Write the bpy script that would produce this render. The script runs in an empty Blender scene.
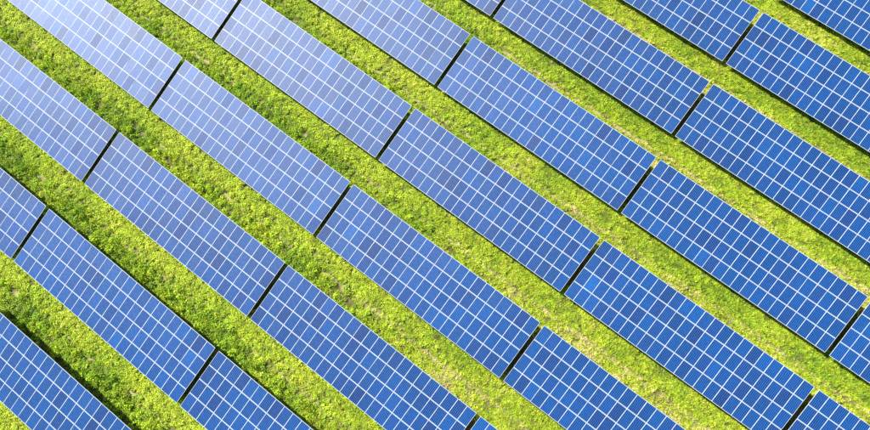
import bpy, math, random
import numpy as np
from mathutils import Matrix, Vector

SC = bpy.context.scene
COL = SC.collection
rng = np.random.default_rng(7)
random.seed(7)

# ------------------------------------------------------------------ camera
H0 = 0.70                       # height of the low edge of every table above the ground (m)
cam_d = bpy.data.cameras.new('camera')
cam = bpy.data.objects.new('camera', cam_d); COL.objects.link(cam)
CAM_ROT = [[0.798189, 0.601888, -0.024996], [-0.582129, 0.781332, 0.225047], [0.154983, -0.165079, 0.974027]]
CAM_LOC = (16.7883, -30.4618, 55.1491)
m = Matrix(CAM_ROT).transposed().to_4x4()
m.translation = Vector(CAM_LOC) + Vector((0, 0, H0))
cam.matrix_world = m
cam_d.sensor_fit = 'HORIZONTAL'; cam_d.sensor_width = 36.0
cam_d.lens = 36.0 * 570.0 / 870.0
cam_d.clip_start = 0.5; cam_d.clip_end = 6000
SC.camera = cam

# ------------------------------------------------------------------ light
SUN = Vector((-1.32, 0.10, 1.0)).normalized()          # towards the sun: almost along the rows
w = bpy.data.worlds.new('World'); SC.world = w; w.use_nodes = True
nt = w.node_tree; nt.nodes.clear()
sky = nt.nodes.new('ShaderNodeTexSky'); sky.sky_type = 'NISHITA'; sky.sun_disc = False
sky.sun_elevation = math.asin(SUN.z)
sky.sun_rotation = math.atan2(SUN.x, SUN.y)
sky.air_density = 1.0; sky.dust_density = 1.0; sky.ozone_density = 1.0
bg = nt.nodes.new('ShaderNodeBackground'); bg.inputs['Strength'].default_value = 0.09
wo = nt.nodes.new('ShaderNodeOutputWorld')
nt.links.new(sky.outputs[0], bg.inputs[0]); nt.links.new(bg.outputs[0], wo.inputs[0])

sd = bpy.data.lights.new('sun', 'SUN'); sd.energy = 5.0; sd.angle = math.radians(0.53); sd.color = (1.0, 0.955, 0.88)
so = bpy.data.objects.new('sun', sd); COL.objects.link(so)
so.rotation_euler = SUN.to_track_quat('Z', 'Y').to_euler(); so.location = SUN * 200

SC.view_settings.view_transform = 'Standard'; SC.view_settings.look = 'None'
SC.view_settings.exposure = 1.0; SC.view_settings.gamma = 1.0; SC.view_settings.use_curve_mapping = False
SC.cycles.max_bounces = 6; SC.cycles.diffuse_bounces = 3; SC.cycles.glossy_bounces = 2
SC.cycles.transmission_bounces = 4; SC.cycles.use_denoising = False

# ------------------------------------------------------------------ layout, metres
PITCH = 9.985                   # row to row
TILT = math.radians(12.436)
COLS, TIERS = 22, 4
MX, MY = 1.01, 6.456 / 4        # module pitch along and up the slope
LEN = COLS * MX
WID = TIERS * MY
GAP = 0.445
X0 = -0.5
CT, ST = math.cos(TILT), math.sin(TILT)

# ------------------------------------------------------------------ node helpers
class N:
    def __init__(s, mat):
        mat.use_nodes = True; s.t = mat.node_tree; s.t.nodes.clear()
    def n(s, typ, **kw):
        x = s.t.nodes.new(typ)
        for k, v in kw.items(): setattr(x, k, v)
        return x
    def put(s, sock, v):
        if isinstance(v, bpy.types.NodeSocket): s.t.links.new(v, sock)
        else: sock.default_value = v
    def math(s, op, a, b=None, c=None):
        x = s.n('ShaderNodeMath', operation=op); s.put(x.inputs[0], a)
        if b is not None: s.put(x.inputs[1], b)
        if c is not None: s.put(x.inputs[2], c)
        return x.outputs[0]
    def mix(s, f, a, b, blend='MIX'):
        x = s.n('ShaderNodeMix', data_type='RGBA', blend_type=blend)
        s.put(x.inputs[0], f); s.put(x.inputs[6], a); s.put(x.inputs[7], b)
        return x.outputs[2]
    def noise(s, vec, scale, detail=3, rough=0.55):
        x = s.n('ShaderNodeTexNoise'); s.put(x.inputs['Vector'], vec)
        x.inputs['Scale'].default_value = scale; x.inputs['Detail'].default_value = detail; x.inputs['Roughness'].default_value = rough
        return x.outputs['Fac']
    def ramp(s, f, stops):
        x = s.n('ShaderNodeValToRGB'); s.put(x.inputs[0], f)
        e = x.color_ramp.elements
        while len(e) < len(stops): e.new(0.5)
        for q, (p, c) in zip(e, stops): q.position = p; q.color = (*c, 1)
        return x.outputs[0]
    def rng(s, v, a, b, c, d):
        x = s.n('ShaderNodeMapRange'); s.put(x.inputs[0], v)
        for i, q in enumerate((a, b, c, d)): x.inputs[i + 1].default_value = q
        return x.outputs[0]

def principled(name, color, rough=0.5, metal=0.0, spec=0.5):
    mt = bpy.data.materials.new(name); k = N(mt)
    b = k.n('ShaderNodeBsdfPrincipled'); o = k.n('ShaderNodeOutputMaterial')
    k.put(b.inputs['Base Color'], (*color, 1)); b.inputs['Roughness'].default_value = rough
    b.inputs['Metallic'].default_value = metal; b.inputs['Specular IOR Level'].default_value = spec
    k.t.links.new(b.outputs[0], o.inputs[0])
    return mt, k, b

# ------------------------------------------------------------------ materials
# blue polycrystalline cells behind textured glass: 6 x 10 cells, thin ribbons, every module its own tint
FW, FL = MX - 0.005, MY - 0.012           # module outer size
CW, CL = FW - 0.062, FL - 0.082           # the field of cells
MAT_CELL, k, b = principled('solar_cells', (0.02, 0.1, 0.4), 0.52, 0, 1.0)
co = k.n('ShaderNodeTexCoord').outputs['Object']
sx = k.n('ShaderNodeSeparateXYZ'); k.put(sx.inputs[0], co)
u = k.math('MULTIPLY', k.math('ADD', sx.outputs[0], CW / 2), 6 / CW)
v = k.math('MULTIPLY', k.math('ADD', sx.outputs[1], CL / 2), 10 / CL)
fu, fv = k.math('FRACT', u), k.math('FRACT', v)
def line(f, wd):            # 1 near 0 and 1
    a = k.math('ABSOLUTE', k.math('SUBTRACT', f, 0.5))
    return k.math('GREATER_THAN', a, 0.5 - wd)
grid = k.math('MAXIMUM', k.math('MULTIPLY', line(fu, 0.075), 1.0), k.math('MULTIPLY', line(fv, 0.03), 0.6))
bus = line(k.math('FRACT', k.math('MULTIPLY', u, 2.0)), 0.03)
oi = k.n('ShaderNodeObjectInfo')
cell = k.n('ShaderNodeCombineXYZ')
k.put(cell.inputs[0], k.math('FLOOR', u)); k.put(cell.inputs[1], k.math('FLOOR', v)); k.put(cell.inputs[2], k.math('MULTIPLY', oi.outputs['Random'], 97.0))
wn = k.n('ShaderNodeTexWhiteNoise', noise_dimensions='3D'); k.put(wn.inputs['Vector'], cell.outputs[0])
tint = k.n('ShaderNodeAttribute', attribute_type='OBJECT', attribute_name='tint').outputs['Fac']
shift = k.n('ShaderNodeAttribute', attribute_type='OBJECT', attribute_name='shift').outputs['Fac']
base = k.ramp(tint, [(0.0, (0.001, 0.021, 0.108)), (0.45, (0.001, 0.041, 0.178)), (0.8, (0.001, 0.054, 0.222)), (1.0, (0.0015, 0.080, 0.29))])
base = k.mix(k.rng(shift, 0.0, 1.0, 0.0, 0.5), base, (0.011, 0.026, 0.130, 1))
cryst = k.n('ShaderNodeTexVoronoi'); k.put(cryst.inputs['Vector'], co); cryst.inputs['Scale'].default_value = 38
cv = k.math('MULTIPLY_ADD', wn.outputs['Value'], 0.24, 0.79)
gpos = k.n('ShaderNodeNewGeometry').outputs['Position']
cv = k.math('MULTIPLY', cv, k.rng(k.noise(gpos, 0.22, 3), 0.3, 0.7, 0.86, 1.14))     # batches and light soiling, broader than a module
cv = k.math('ADD', cv, k.math('MULTIPLY', cryst.outputs['Distance'], 0.2))
hs = k.n('ShaderNodeHueSaturation'); k.put(hs.inputs['Color'], base); k.put(hs.inputs['Value'], cv)
c1 = k.mix(k.math('MULTIPLY', bus, 0.14), hs.outputs[0], (0.12, 0.28, 0.56, 1))
c1 = k.mix(k.math('MULTIPLY', grid, 0.40), c1, (0.14, 0.34, 0.66, 1))
k.put(b.inputs['Base Color'], c1)
# cells below, prismatic (matt) solar glass above: a broad soft sheen round the mirror direction
b.inputs['Specular IOR Level'].default_value = 0.0; b.inputs['Roughness'].default_value = 0.9
gl = k.n('ShaderNodeBsdfGlossy', distribution='BECKMANN'); gl.inputs['Color'].default_value = (0.93, 0.96, 1.0, 1)
dust = k.noise(co, 3.0, 4)
k.put(gl.inputs['Roughness'], k.rng(dust, 0.3, 0.7, 0.515, 0.575))
fr = k.n('ShaderNodeFresnel'); fr.inputs['IOR'].default_value = 1.57
mx = k.n('ShaderNodeMixShader'); k.put(mx.inputs[0], k.math('MULTIPLY', fr.outputs[0], k.rng(shift, 0.0, 1.0, 1.08, 0.84)))
k.t.links.new(b.outputs[0], mx.inputs[1]); k.t.links.new(gl.outputs[0], mx.inputs[2])
out = [q for q in k.t.nodes if q.type == 'OUTPUT_MATERIAL'][0]
k.t.links.new(mx.outputs[0], out.inputs[0])

MAT_FRAME, k, b = principled('anodised_frame', (0.80, 0.81, 0.82), 0.42, 0.0, 0.5)
gp = k.n('ShaderNodeNewGeometry').outputs['Position']
k.put(b.inputs['Base Color'], k.ramp(k.noise(gp, 2.5, 5), [(0.3, (0.40, 0.44, 0.47)), (0.65, (0.50, 0.54, 0.57))]))
MAT_BACK, k, b = principled('white_backsheet', (0.84, 0.85, 0.86), 0.4, 0.0, 0.5)
gp = k.n('ShaderNodeNewGeometry').outputs['Position']
k.put(b.inputs['Base Color'], k.ramp(k.noise(gp, 1.7, 5), [(0.3, (0.43, 0.48, 0.52)), (0.65, (0.52, 0.57, 0.61))]))
MAT_STEEL, k, b = principled('galvanised_steel', (0.36, 0.37, 0.38), 0.45, 0.7, 0.5)
gp = k.n('ShaderNodeNewGeometry').outputs['Position']
k.put(b.inputs['Base Color'], k.ramp(k.noise(gp, 9.0, 4), [(0.3, (0.28, 0.29, 0.30)), (0.7, (0.42, 0.43, 0.44))]))

# ground: soil with thatch, paler and drier in patches
MAT_GROUND, k, b = principled('meadow_soil', (0.1, 0.1, 0.04), 0.95, 0, 0.1)
gp = k.n('ShaderNodeNewGeometry').outputs['Position']
fine = k.noise(gp, 9.0, 6, 0.7); mid = k.noise(gp, 1.3, 4); big = k.noise(gp, 0.16, 3)
soil = k.ramp(fine, [(0.25, (0.055, 0.05, 0.022)), (0.5, (0.15, 0.135, 0.065)), (0.75, (0.30, 0.26, 0.15))])
green = k.ramp(fine, [(0.25, (0.025, 0.035, 0.008)), (0.5, (0.075, 0.090, 0.016)), (0.75, (0.16, 0.16, 0.04))])
g1 = k.mix(k.rng(mid, 0.42, 0.6, 0.0, 1.0), green, soil)
g1 = k.mix(k.rng(big, 0.35, 0.65, 0.0, 0.25), g1, (0.24, 0.22, 0.07, 1))
sy = k.n('ShaderNodeSeparateXYZ'); k.put(sy.inputs[0], gp)
q = k.math('FLOORED_MODULO', sy.outputs[1], PITCH)
q = k.math('ABSOLUTE', k.math('SUBTRACT', k.math('ADD', q, k.math('MULTIPLY', k.math('SUBTRACT', mid, 0.5), 0.7)), 7.78))
wear = k.math('MULTIPLY', k.rng(q, 0.12, 0.42, 1.0, 0.0), k.rng(k.noise(gp, 0.7, 3), 0.4, 0.55, 0.0, 1.0))
g1 = k.mix(wear, g1, k.ramp(fine, [(0.25, (0.20, 0.17, 0.055)), (0.6, (0.42, 0.38, 0.16))]))
k.put(b.inputs['Base Color'], g1)
bp = k.n('ShaderNodeBump'); bp.inputs['Strength'].default_value = 0.8; bp.inputs['Distance'].default_value = 0.06
k.put(bp.inputs['Height'], fine); k.put(b.inputs['Normal'], bp.outputs[0])

# leaves and blades: 'tone' runs green -> yellow-green -> straw, set plant by plant
def leaf_material(name, stops, transl):
    mt = bpy.data.materials.new(name); k = N(mt)
    tone = k.n('ShaderNodeAttribute', attribute_type='INSTANCER', attribute_name='tone').outputs['Fac']
    r = k.n('ShaderNodeObjectInfo').outputs['Random']
    c = k.ramp(tone, stops)
    lf = k.n('ShaderNodeAttribute', attribute_type='GEOMETRY', attribute_name='leaf').outputs['Fac']
    hs = k.n('ShaderNodeHueSaturation'); k.put(hs.inputs['Color'], c)
    k.put(hs.inputs['Value'], k.math('MULTIPLY', k.rng(r, 0, 1, 0.70, 1.36), k.rng(lf, 0, 1, 0.72, 1.25)))
    k.put(hs.inputs['Hue'], k.rng(lf, 0, 1, 0.488, 0.512))
    d = k.n('ShaderNodeBsdfPrincipled'); k.put(d.inputs['Base Color'], hs.outputs[0]); d.inputs['Roughness'].default_value = 0.6
    d.inputs['Specular IOR Level'].default_value = 0.25
    t = k.n('ShaderNodeBsdfTranslucent'); k.put(t.inputs['Color'], hs.outputs[0])
    x = k.n('ShaderNodeMixShader'); x.inputs[0].default_value = transl
    k.t.links.new(d.outputs[0], x.inputs[1]); k.t.links.new(t.outputs[0], x.inputs[2])
    o = k.n('ShaderNodeOutputMaterial'); k.t.links.new(x.outputs[0], o.inputs[0])
    return mt
STOPS = [(0.0, (0.075, 0.18, 0.020)), (0.3, (0.255, 0.42, 0.030)), (0.6, (0.50, 0.62, 0.040)), (0.82, (0.60, 0.66, 0.06)), (1.0, (0.76, 0.67, 0.31))]
MAT_LEAF = leaf_material('weed_leaves', STOPS, 0.34)
MAT_BLADE = leaf_material('grass_blades', STOPS, 0.34)

# ------------------------------------------------------------------ mesh helpers
def mesh(name, verts, faces, mats, fm=None):
    me = bpy.data.meshes.new(name); me.from_pydata(verts, [], faces); me.update()
    for x in mats: me.materials.append(x)
    if fm is not None: me.polygons.foreach_set('material_index', fm)
    return me
def box_vf(x0, x1, y0, y1, z0, z1):
    v = [(x0, y0, z0), (x1, y0, z0), (x1, y1, z0), (x0, y1, z0), (x0, y0, z1), (x1, y0, z1), (x1, y1, z1), (x0, y1, z1)]
    f = [(3, 2, 1, 0), (4, 5, 6, 7), (0, 1, 5, 4), (1, 2, 6, 5), (2, 3, 7, 6), (3, 0, 4, 7)]
    return v, f
def profile_vf(prof, a, b, axis):
    """A closed cross-section swept from a to b along x ('x') or along z ('z')."""
    n = len(prof); v = []
    for e in (a, b):
        for p, q in prof: v.append((e, p, q) if axis == 'x' else (p, q, e))
    f = [(i, (i + 1) % n, n + (i + 1) % n, n + i) for i in range(n)]
    f += [tuple(reversed(range(n))), tuple(range(n, 2 * n))]
    return v, f
def link(o, parent=None, label=None, cat=None, group=None, kind=None):
    COL.objects.link(o)
    if parent is not None: o.parent = parent
    if label: o['label'] = label
    if cat: o['category'] = cat
    if group: o['group'] = group
    if kind: o['kind'] = kind
    return o

# ------------------------------------------------------------------ ground
gx = np.concatenate([[-3000, -600, -150], np.linspace(-80, 90, 120), [150, 600, 3000]])
gy = np.concatenate([[-3000, -600, -150], np.linspace(-90, 60, 110), [150, 600, 3000]])
GXX, GYY = np.meshgrid(gx, gy, indexing='xy')
def vnoise(x, y, s, seed):
    """value noise, numpy, 0..1"""
    x = np.asarray(x) / s; y = np.asarray(y) / s
    xi = np.floor(x).astype(np.int64); yi = np.floor(y).astype(np.int64); fx = x - xi; fy = y - yi
    fx = fx * fx * (3 - 2 * fx); fy = fy * fy * (3 - 2 * fy)
    def h(a, b):
        n = (a * 374761393 + b * 668265263 + seed * 974711) & 0xffffffff
        n = ((n ^ (n >> 13)) * 1274126177) & 0xffffffff
        return ((n ^ (n >> 16)) & 0xffff) / 65535.0
    return (h(xi, yi) * (1 - fx) + h(xi + 1, yi) * fx) * (1 - fy) + (h(xi, yi + 1) * (1 - fx) + h(xi + 1, yi + 1) * fx) * fy
gz = 0.06 * (vnoise(GXX, GYY, 2.6, 3) - 0.5) - 0.02
nx, ny = len(gx), len(gy)
gv = np.stack([GXX.ravel(), GYY.ravel(), gz.ravel()], 1).tolist()
gf = [(j * nx + i, j * nx + i + 1, (j + 1) * nx + i + 1, (j + 1) * nx + i) for j in range(ny - 1) for i in range(nx - 1)]
gm = mesh('ground', gv, gf, [MAT_GROUND]); gm.polygons.foreach_set('use_smooth', [True] * len(gm.polygons))
link(bpy.data.objects.new('ground', gm), kind='structure', label='meadow soil between and under the solar tables', cat='ground')

# ------------------------------------------------------------------ shared meshes of a table's parts
def module_mesh():
    a, c = FW / 2, FL / 2; fw = 0.023; dz = 0.003; t = 0.036
    v = []
    for x, y, z in ((a, c, 0), (a - fw, c - fw, 0), (a - fw, c - fw, -dz), (a, c, -t)):
        v += [(-x, -y, z), (x, -y, z), (x, y, z), (-x, y, z)]
    f, fmi = [], []
    for i in range(4):
        j = (i + 1) % 4
        f += [(i, j, 4 + j, 4 + i), (4 + i, 4 + j, 8 + j, 8 + i), (j, i, 12 + i, 12 + j)]; fmi += [0, 0, 0]
    f += [(8, 9, 10, 11), (15, 14, 13, 12)]; fmi += [1, 1]
    return mesh('solar_module', v, f, [MAT_FRAME, MAT_BACK], fmi)
ME_MODULE = module_mesh()
ME_CELLS = mesh('cell_sheet', *box_vf(-CW / 2, CW / 2, -CL / 2, CL / 2, -0.0045, -0.0012), [MAT_CELL])
C_PROF = [(-0.03, 0), (0.03, 0), (0.03, -0.012), (-0.018, -0.012), (-0.018, -0.068), (0.03, -0.068), (0.03, -0.08), (-0.03, -0.08)]
ME_PURLIN = mesh('purlin', *profile_vf(C_PROF, 0.02, LEN - 0.02, 'x'), [MAT_STEEL])
ME_RAFTER = mesh('rafter', *box_vf(-0.035, 0.035, 0.25, WID - 0.25, -0.24, -0.118), [MAT_STEEL])
H_PROF = [(-0.05, -0.05), (0.05, -0.05), (0.05, -0.042), (0.004, -0.042), (0.004, 0.042), (0.05, 0.042), (0.05, 0.05), (-0.05, 0.05), (-0.05, 0.042), (-0.004, 0.042), (-0.004, -0.042), (-0.05, -0.042)]
Y_FRONT, Y_REAR = 1.25, 5.15
def post_h(s): return H0 + s * ST - 0.235 * CT + 0.02
ME_POST = {s: mesh('post', *profile_vf(H_PROF, -0.25, post_h(s), 'z'), [MAT_STEEL]) for s in (Y_FRONT, Y_REAR)}
POST_X = [1.45 + i * (LEN - 2.9) / 5 for i in range(6)]

NUM = ['first', 'second', 'third', 'fourth', 'fifth', 'sixth', 'seventh', 'eighth', 'ninth']
TABLES = {-2: [1], -1: [0, 1], 0: [-1, 0, 1], 1: [-1, 0, 1, 2], 2: [-2, -1, 0, 1, 2], 3: [-2, -1, 0, 1], 4: [-2, -1, 0, 1], 5: [-2, -1, 0], 6: [-1]}
def table_label(r, kk):
    ks = TABLES[r]; i = ks.index(kk); n = len(ks)
    if r == 6: return 'light blue solar array in the bottom left corner, nearest to that corner'
    if r == -2: return 'deep blue solar array cut off by the top right corner, alone in its row'
    shade = {True: 'pale washed-out blue', False: 'blue'}[(r in (2, 3) and kk == -2) or (r == 4 and kk == -2)]
    if kk >= 1 and r <= 2: shade = 'deep blue'
    return f"{shade} solar array, {NUM[i]} from upper left end of {NUM[6 - r]} row from bottom left"

def build_table(r, kk):
    x0 = X0 + GAP + kk * (LEN + GAP); y0 = -r * PITCH
    root = bpy.data.objects.new('solar_array', None); root.empty_display_size = 0.5
    root.location = (x0, y0, 0)
    link(root, None, table_label(r, kk), 'solar array', 'tilted solar arrays standing in diagonal rows on the meadow')
    def slope(s, z=0.0): return (s * CT - z * ST, H0 + s * ST + z * CT)
    def part(name, me, x, s, zn=0.0, rot=True, parent=root):
        o = bpy.data.objects.new(name, me)
        y, z = slope(s, zn); o.location = (x, y, z)
        if rot: o.rotation_euler = (TILT, 0, 0)
        return link(o, parent)
    batch = rng.normal(0.5, 0.06)
    for j in range(TIERS):
        for i in range(COLS):
            jit = rng.normal(0, 1, 4)
            o = part('solar_module', ME_MODULE, (i + 0.5) * MX + 0.0008 * jit[0], (j + 0.5) * MY + 0.001 * jit[1], 0.0012 * jit[2])
            o.rotation_euler = (TILT + math.radians(0.4) * rng.normal(), math.radians(0.4) * rng.normal(), 0)
            c = bpy.data.objects.new('cell_sheet', ME_CELLS)
            t = batch + rng.normal(0, 0.12); sh = abs(rng.normal(0, 0.2))
            q = rng.random()
            if q < 0.03: t += 0.25                       # bright batches
            elif q < 0.14: t -= 0.25; sh = 0.5 + 0.35 * rng.random()   # violet-grey ones
            elif q < 0.26: sh = 0.5 * rng.random() + 0.3
            c['tint'] = float(min(1, max(0, t))); c['shift'] = float(min(1, sh))
            link(c, o)
    for j in range(TIERS):
        for s in (0.36, MY - 0.36):
            part('purlin', ME_PURLIN, 0, j * MY + s, -0.037)
    for x in POST_X:
        part('rafter', ME_RAFTER, x, 0)
        for s in (Y_FRONT, Y_REAR):
            o = bpy.data.objects.new('post', ME_POST[s]); o.location = (x, s * CT, 0); link(o, root)

for r, ks in TABLES.items():
    for kk in ks: build_table(r, kk)

# ------------------------------------------------------------------ vegetation
def leaf_clump(name, n, rad, hgt, ln, wd, flat, mat):
    """A weed: folded pointed leaves spread through a low dome."""
    v, f, lv = [], [], []
    for i in range(n):
        a = random.uniform(0, 6.283); rr = rad * math.sqrt(random.random()); zc = hgt * (1 - (rr / rad) ** 2 * 0.75) * random.uniform(0.45, 1.0)
        L = ln * random.uniform(0.6, 1.3); Wd = wd * random.uniform(0.7, 1.3)
        d = a + random.uniform(-0.9, 0.9); pit = random.uniform(-flat, flat) - 0.15
        dx, dy, dz = math.cos(d) * math.cos(pit), math.sin(d) * math.cos(pit), math.sin(pit)
        sx_, sy_ = -math.sin(d), math.cos(d); roll = random.uniform(-0.5, 0.5)
        bx, by, bz = math.cos(a) * rr, math.sin(a) * rr, zc
        o = len(v)
        v += [(bx, by, bz), (bx + dx * L * .5 + sx_ * Wd / 2, by + dy * L * .5 + sy_ * Wd / 2, bz + dz * L * .5 + roll * Wd / 2 + 0.01),
              (bx + dx * L, by + dy * L, bz + dz * L - 0.01), (bx + dx * L * .5 - sx_ * Wd / 2, by + dy * L * .5 - sy_ * Wd / 2, bz + dz * L * .5 - roll * Wd / 2 + 0.01)]
        f += [(o, o + 1, o + 2), (o, o + 2, o + 3)]
        lv += [random.random()] * 2
    me = mesh(name, v, f, [mat]); at = me.attributes.new('leaf', 'FLOAT', 'FACE'); at.data.foreach_set('value', lv)
    return bpy.data.objects.new(name, me)
def grass_tuft(name, n, rad, hgt, wd, mat):
    v, f, lv = [], [], []
    for i in range(n):
        a = random.uniform(0, 6.283); rr = rad * random.random() ** 0.7; d = a + random.uniform(-0.8, 0.8)
        h = hgt * random.uniform(0.5, 1.15); lean = h * random.uniform(0.35, 1.3)
        bx, by = math.cos(a) * rr, math.sin(a) * rr; s = (-math.sin(d), math.cos(d)); dd = (math.cos(d), math.sin(d))
        w2 = wd * random.uniform(0.7, 1.3) / 2; o = len(v)
        mx_, my_ = bx + dd[0] * lean * .4, by + dd[1] * lean * .4
        v += [(bx - s[0] * w2, by - s[1] * w2, 0), (bx + s[0] * w2, by + s[1] * w2, 0), (mx_ + s[0] * w2, my_ + s[1] * w2, h * .75), (mx_ - s[0] * w2, my_ - s[1] * w2, h * .75),
              (bx + dd[0] * lean, by + dd[1] * lean, h * random.uniform(0.7, 1.0))]
        f += [(o, o + 1, o + 2), (o, o + 2, o + 3), (o + 3, o + 2, o + 4)]; lv += [random.random()] * 3
    me = mesh(name, v, f, [mat]); at = me.attributes.new('leaf', 'FLOAT', 'FACE'); at.data.foreach_set('value', lv)
    return bpy.data.objects.new(name, me)

WEEDS = [leaf_clump('weed_source', 30, 0.17, 0.30, 0.15, 0.09, 0.55, MAT_LEAF) for _ in range(5)]
TUFTS = [grass_tuft('tuft_source', 26, 0.10, 0.20, 0.026, MAT_BLADE) for _ in range(5)]

def scatter(name, label, cat, P, scl, tone, sources):
    n = len(P)
    me = bpy.data.meshes.new(name); me.vertices.add(n); me.vertices.foreach_set('co', P.astype(np.float32).ravel())
    def attr(nm, typ, dat, key='value'):
        a = me.attributes.new(nm, typ, 'POINT'); a.data.foreach_set(key, dat)
    attr('turn', 'FLOAT_VECTOR', np.stack([rng.normal(0, .12, n), rng.normal(0, .12, n), rng.random(n) * 6.283], 1).astype(np.float32).ravel(), 'vector')
    attr('size', 'FLOAT_VECTOR', scl.astype(np.float32).ravel(), 'vector')
    attr('pick', 'INT', rng.integers(0, len(sources), n).astype(np.int32))
    attr('tone', 'FLOAT', np.clip(tone, 0, 1).astype(np.float32))
    me.update()
    o = bpy.data.objects.new(name, me)
    g = bpy.data.node_groups.new(name, 'GeometryNodeTree')
    g.interface.new_socket('Geometry', in_out='INPUT', socket_type='NodeSocketGeometry')
    g.interface.new_socket('Geometry', in_out='OUTPUT', socket_type='NodeSocketGeometry')
    L = g.links.new; nn = g.nodes.new
    gi, go = nn('NodeGroupInput'), nn('NodeGroupOutput')
    join = nn('GeometryNodeJoinGeometry')
    for s in reversed(sources):
        ob = nn('GeometryNodeObjectInfo'); ob.inputs['Object'].default_value = s; ob.inputs['As Instance'].default_value = False
        ti = nn('GeometryNodeGeometryToInstance'); L(ob.outputs['Geometry'], ti.inputs[0]); L(ti.outputs[0], join.inputs[0])
    inst = nn('GeometryNodeInstanceOnPoints'); inst.inputs['Pick Instance'].default_value = True
    def na(nm, t):
        x = nn('GeometryNodeInputNamedAttribute'); x.data_type = t; x.inputs[0].default_value = nm; return x.outputs[0]
    L(gi.outputs[0], inst.inputs['Points']); L(join.outputs[0], inst.inputs['Instance'])
    L(na('pick', 'INT'), inst.inputs['Instance Index'])
    er = nn('FunctionNodeEulerToRotation'); L(na('turn', 'FLOAT_VECTOR'), er.inputs[0]); L(er.outputs[0], inst.inputs['Rotation'])
    L(na('size', 'FLOAT_VECTOR'), inst.inputs['Scale'])
    L(inst.outputs[0], go.inputs[0])
    md = o.modifiers.new('scatter', 'NODES'); md.node_group = g
    link(o, None, label, cat, None, 'stuff')
    return o

# where the photograph sees ground (its footprint plus a margin)
FOOT = [(-46.4, -30.4), (31.2, 26.1), (51.7, -13.4), (-12.5, -62.1)]
def in_foot(x, y, mg):
    ok = np.ones(len(x), bool)
    for (ax, ay), (bx, by) in zip(FOOT, FOOT[1:] + FOOT[:1]):
        ex, ey = bx - ax, by - ay; l = math.hypot(ex, ey)
        ok &= ((x - ax) * ey - (y - ay) * ex) / l > -mg
    return ok
def samples(dens):
    cell_ = 1 / math.sqrt(dens)
    xs = np.arange(-56, 62, cell_); ys = np.arange(-72, 36, cell_)
    X, Y = np.meshgrid(xs, ys); X = X.ravel() + rng.uniform(-.5, .5, X.size) * cell_; Y = Y.ravel() + rng.uniform(-.5, .5, Y.size) * cell_
    ok = in_foot(X, Y, 5.0); X, Y = X[ok], Y[ok]
    s = np.mod(Y, PITCH)                      # 0 = under a low edge, 6.3 = under a high edge, 9.985 = next low edge
    ok = (s > 5.0) | (s < 1.3)                # far under the tables nothing grows
    return X[ok], Y[ok], s[ok]
def fields(X, Y, s):
    s2 = np.where(s < 2, s + PITCH, s)        # 5.0 .. 11.3 across a strip
    lush = 1 / (1 + np.exp((X - 12 + 0.25 * (Y + 20)) / 7.0))          # 1 at the left, 0 at the right
    track = np.exp(-((s2 - 7.78 - 0.25 * (vnoise(X, Y, 5, 11) - .5)) / 0.20) ** 2)
    n1 = vnoise(X, Y, 1.1, 21); n2 = vnoise(X, Y, 3.7, 22); n3 = vnoise(X, Y, 0.45, 23)
    return s2, lush, track, n1, n2, n3

def bare(X, Y, s2):                          # thin, worn patches
    return np.clip((vnoise(X, Y, 1.6, 31) - 0.66) * 3, 0, 0.4) * np.exp(-((s2 - 7.3) / 0.8) ** 2)

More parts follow.
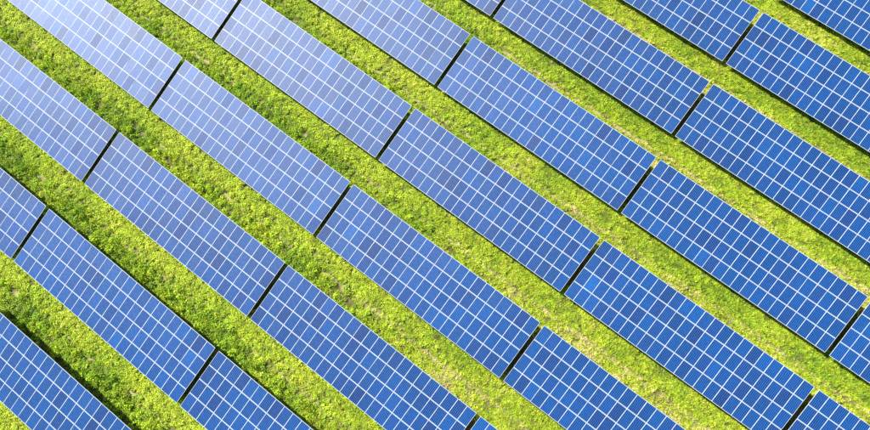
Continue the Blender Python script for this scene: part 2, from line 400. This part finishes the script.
# broad-leaved weeds
X, Y, s = samples(24.0)
s2, lush, track, n1, n2, n3 = fields(X, Y, s)
front = np.clip((s2 - 7.9) / 0.5, 0, 1)                 # the strip's yellower half, beside the next low edge
p = 0.18 + 0.54 * lush + 0.6 * (n3 - .5) - 0.9 * bare(X, Y, s2)
p *= 1 - 0.75 * track * (0.35 + 0.65 * (n2 > 0.42))
p = np.where((s2 < 6.0) | (s2 > 10.5), p * 0.35, p)
keep = rng.random(len(X)) < p
X, Y, s2, lush, track, n1, n2, n3, front = (q[keep] for q in (X, Y, s2, lush, track, n1, n2, n3, front))
hs_ = 0.40 + 0.9 * n3 * (0.5 + 0.5 * lush) + 0.45 * lush * (1 - front) * (n3 + .4)
sz = (0.50 + 0.48 * rng.random(len(X))) * (0.75 + 0.33 * lush)
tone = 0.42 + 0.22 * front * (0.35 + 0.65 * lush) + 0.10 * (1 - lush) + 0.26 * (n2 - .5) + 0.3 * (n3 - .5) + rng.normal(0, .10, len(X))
tone = np.minimum(tone, 0.84)
big = (rng.random(len(X)) < 0.20 * lush * (1 - front) * np.clip((-8 - Y) / 25, 0.25, 1)) * (n1 > 0.4)       # taller bushy plants along the back of the tables
sz = np.where(big, sz * 1.45, sz); hs_ = np.where(big, hs_ * 1.25 + 0.2, hs_); tone = np.where(big, tone + 0.02, tone)
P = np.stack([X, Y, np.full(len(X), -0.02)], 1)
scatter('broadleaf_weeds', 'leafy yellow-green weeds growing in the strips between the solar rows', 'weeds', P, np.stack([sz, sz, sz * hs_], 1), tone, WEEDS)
n_w = len(X)

# grass tufts
X, Y, s = samples(42.0)
s2, lush, track, n1, n2, n3 = fields(X, Y, s)
front = np.clip((s2 - 7.9) / 0.6, 0, 1)
p = 0.80 - 0.5 * lush + 0.7 * (n3 - .5) - 0.75 * bare(X, Y, s2)
p *= 1 - 0.55 * track
p = np.where((s2 < 6.0) | (s2 > 10.6), p * 0.4, p)
keep = rng.random(len(X)) < p
X, Y, s2, lush, track, n1, n2, n3, front = (q[keep] for q in (X, Y, s2, lush, track, n1, n2, n3, front))
dry = np.clip((7.9 - s2) / 0.9, 0, 1) * (1 - lush)
tone = 0.50 + 0.12 * (1 - lush) * (n3 > 0.45) + 0.06 * front * lush + 0.30 * dry + 0.36 * (n2 - .5) + 0.25 * (n1 - .5) + rng.normal(0, .10, len(X)) + 0.4 * track * (rng.random(len(X)) < .8)
sz = (0.65 + 0.5 * rng.random(len(X)))
P = np.stack([X, Y, np.full(len(X), -0.02)], 1)
scatter('grass', 'short yellowish grass growing in the strips between the solar rows', 'grass', P, np.stack([sz, sz, sz * (0.6 + 0.6 * n1)], 1), tone, TUFTS)
print('plants', n_w, len(X))
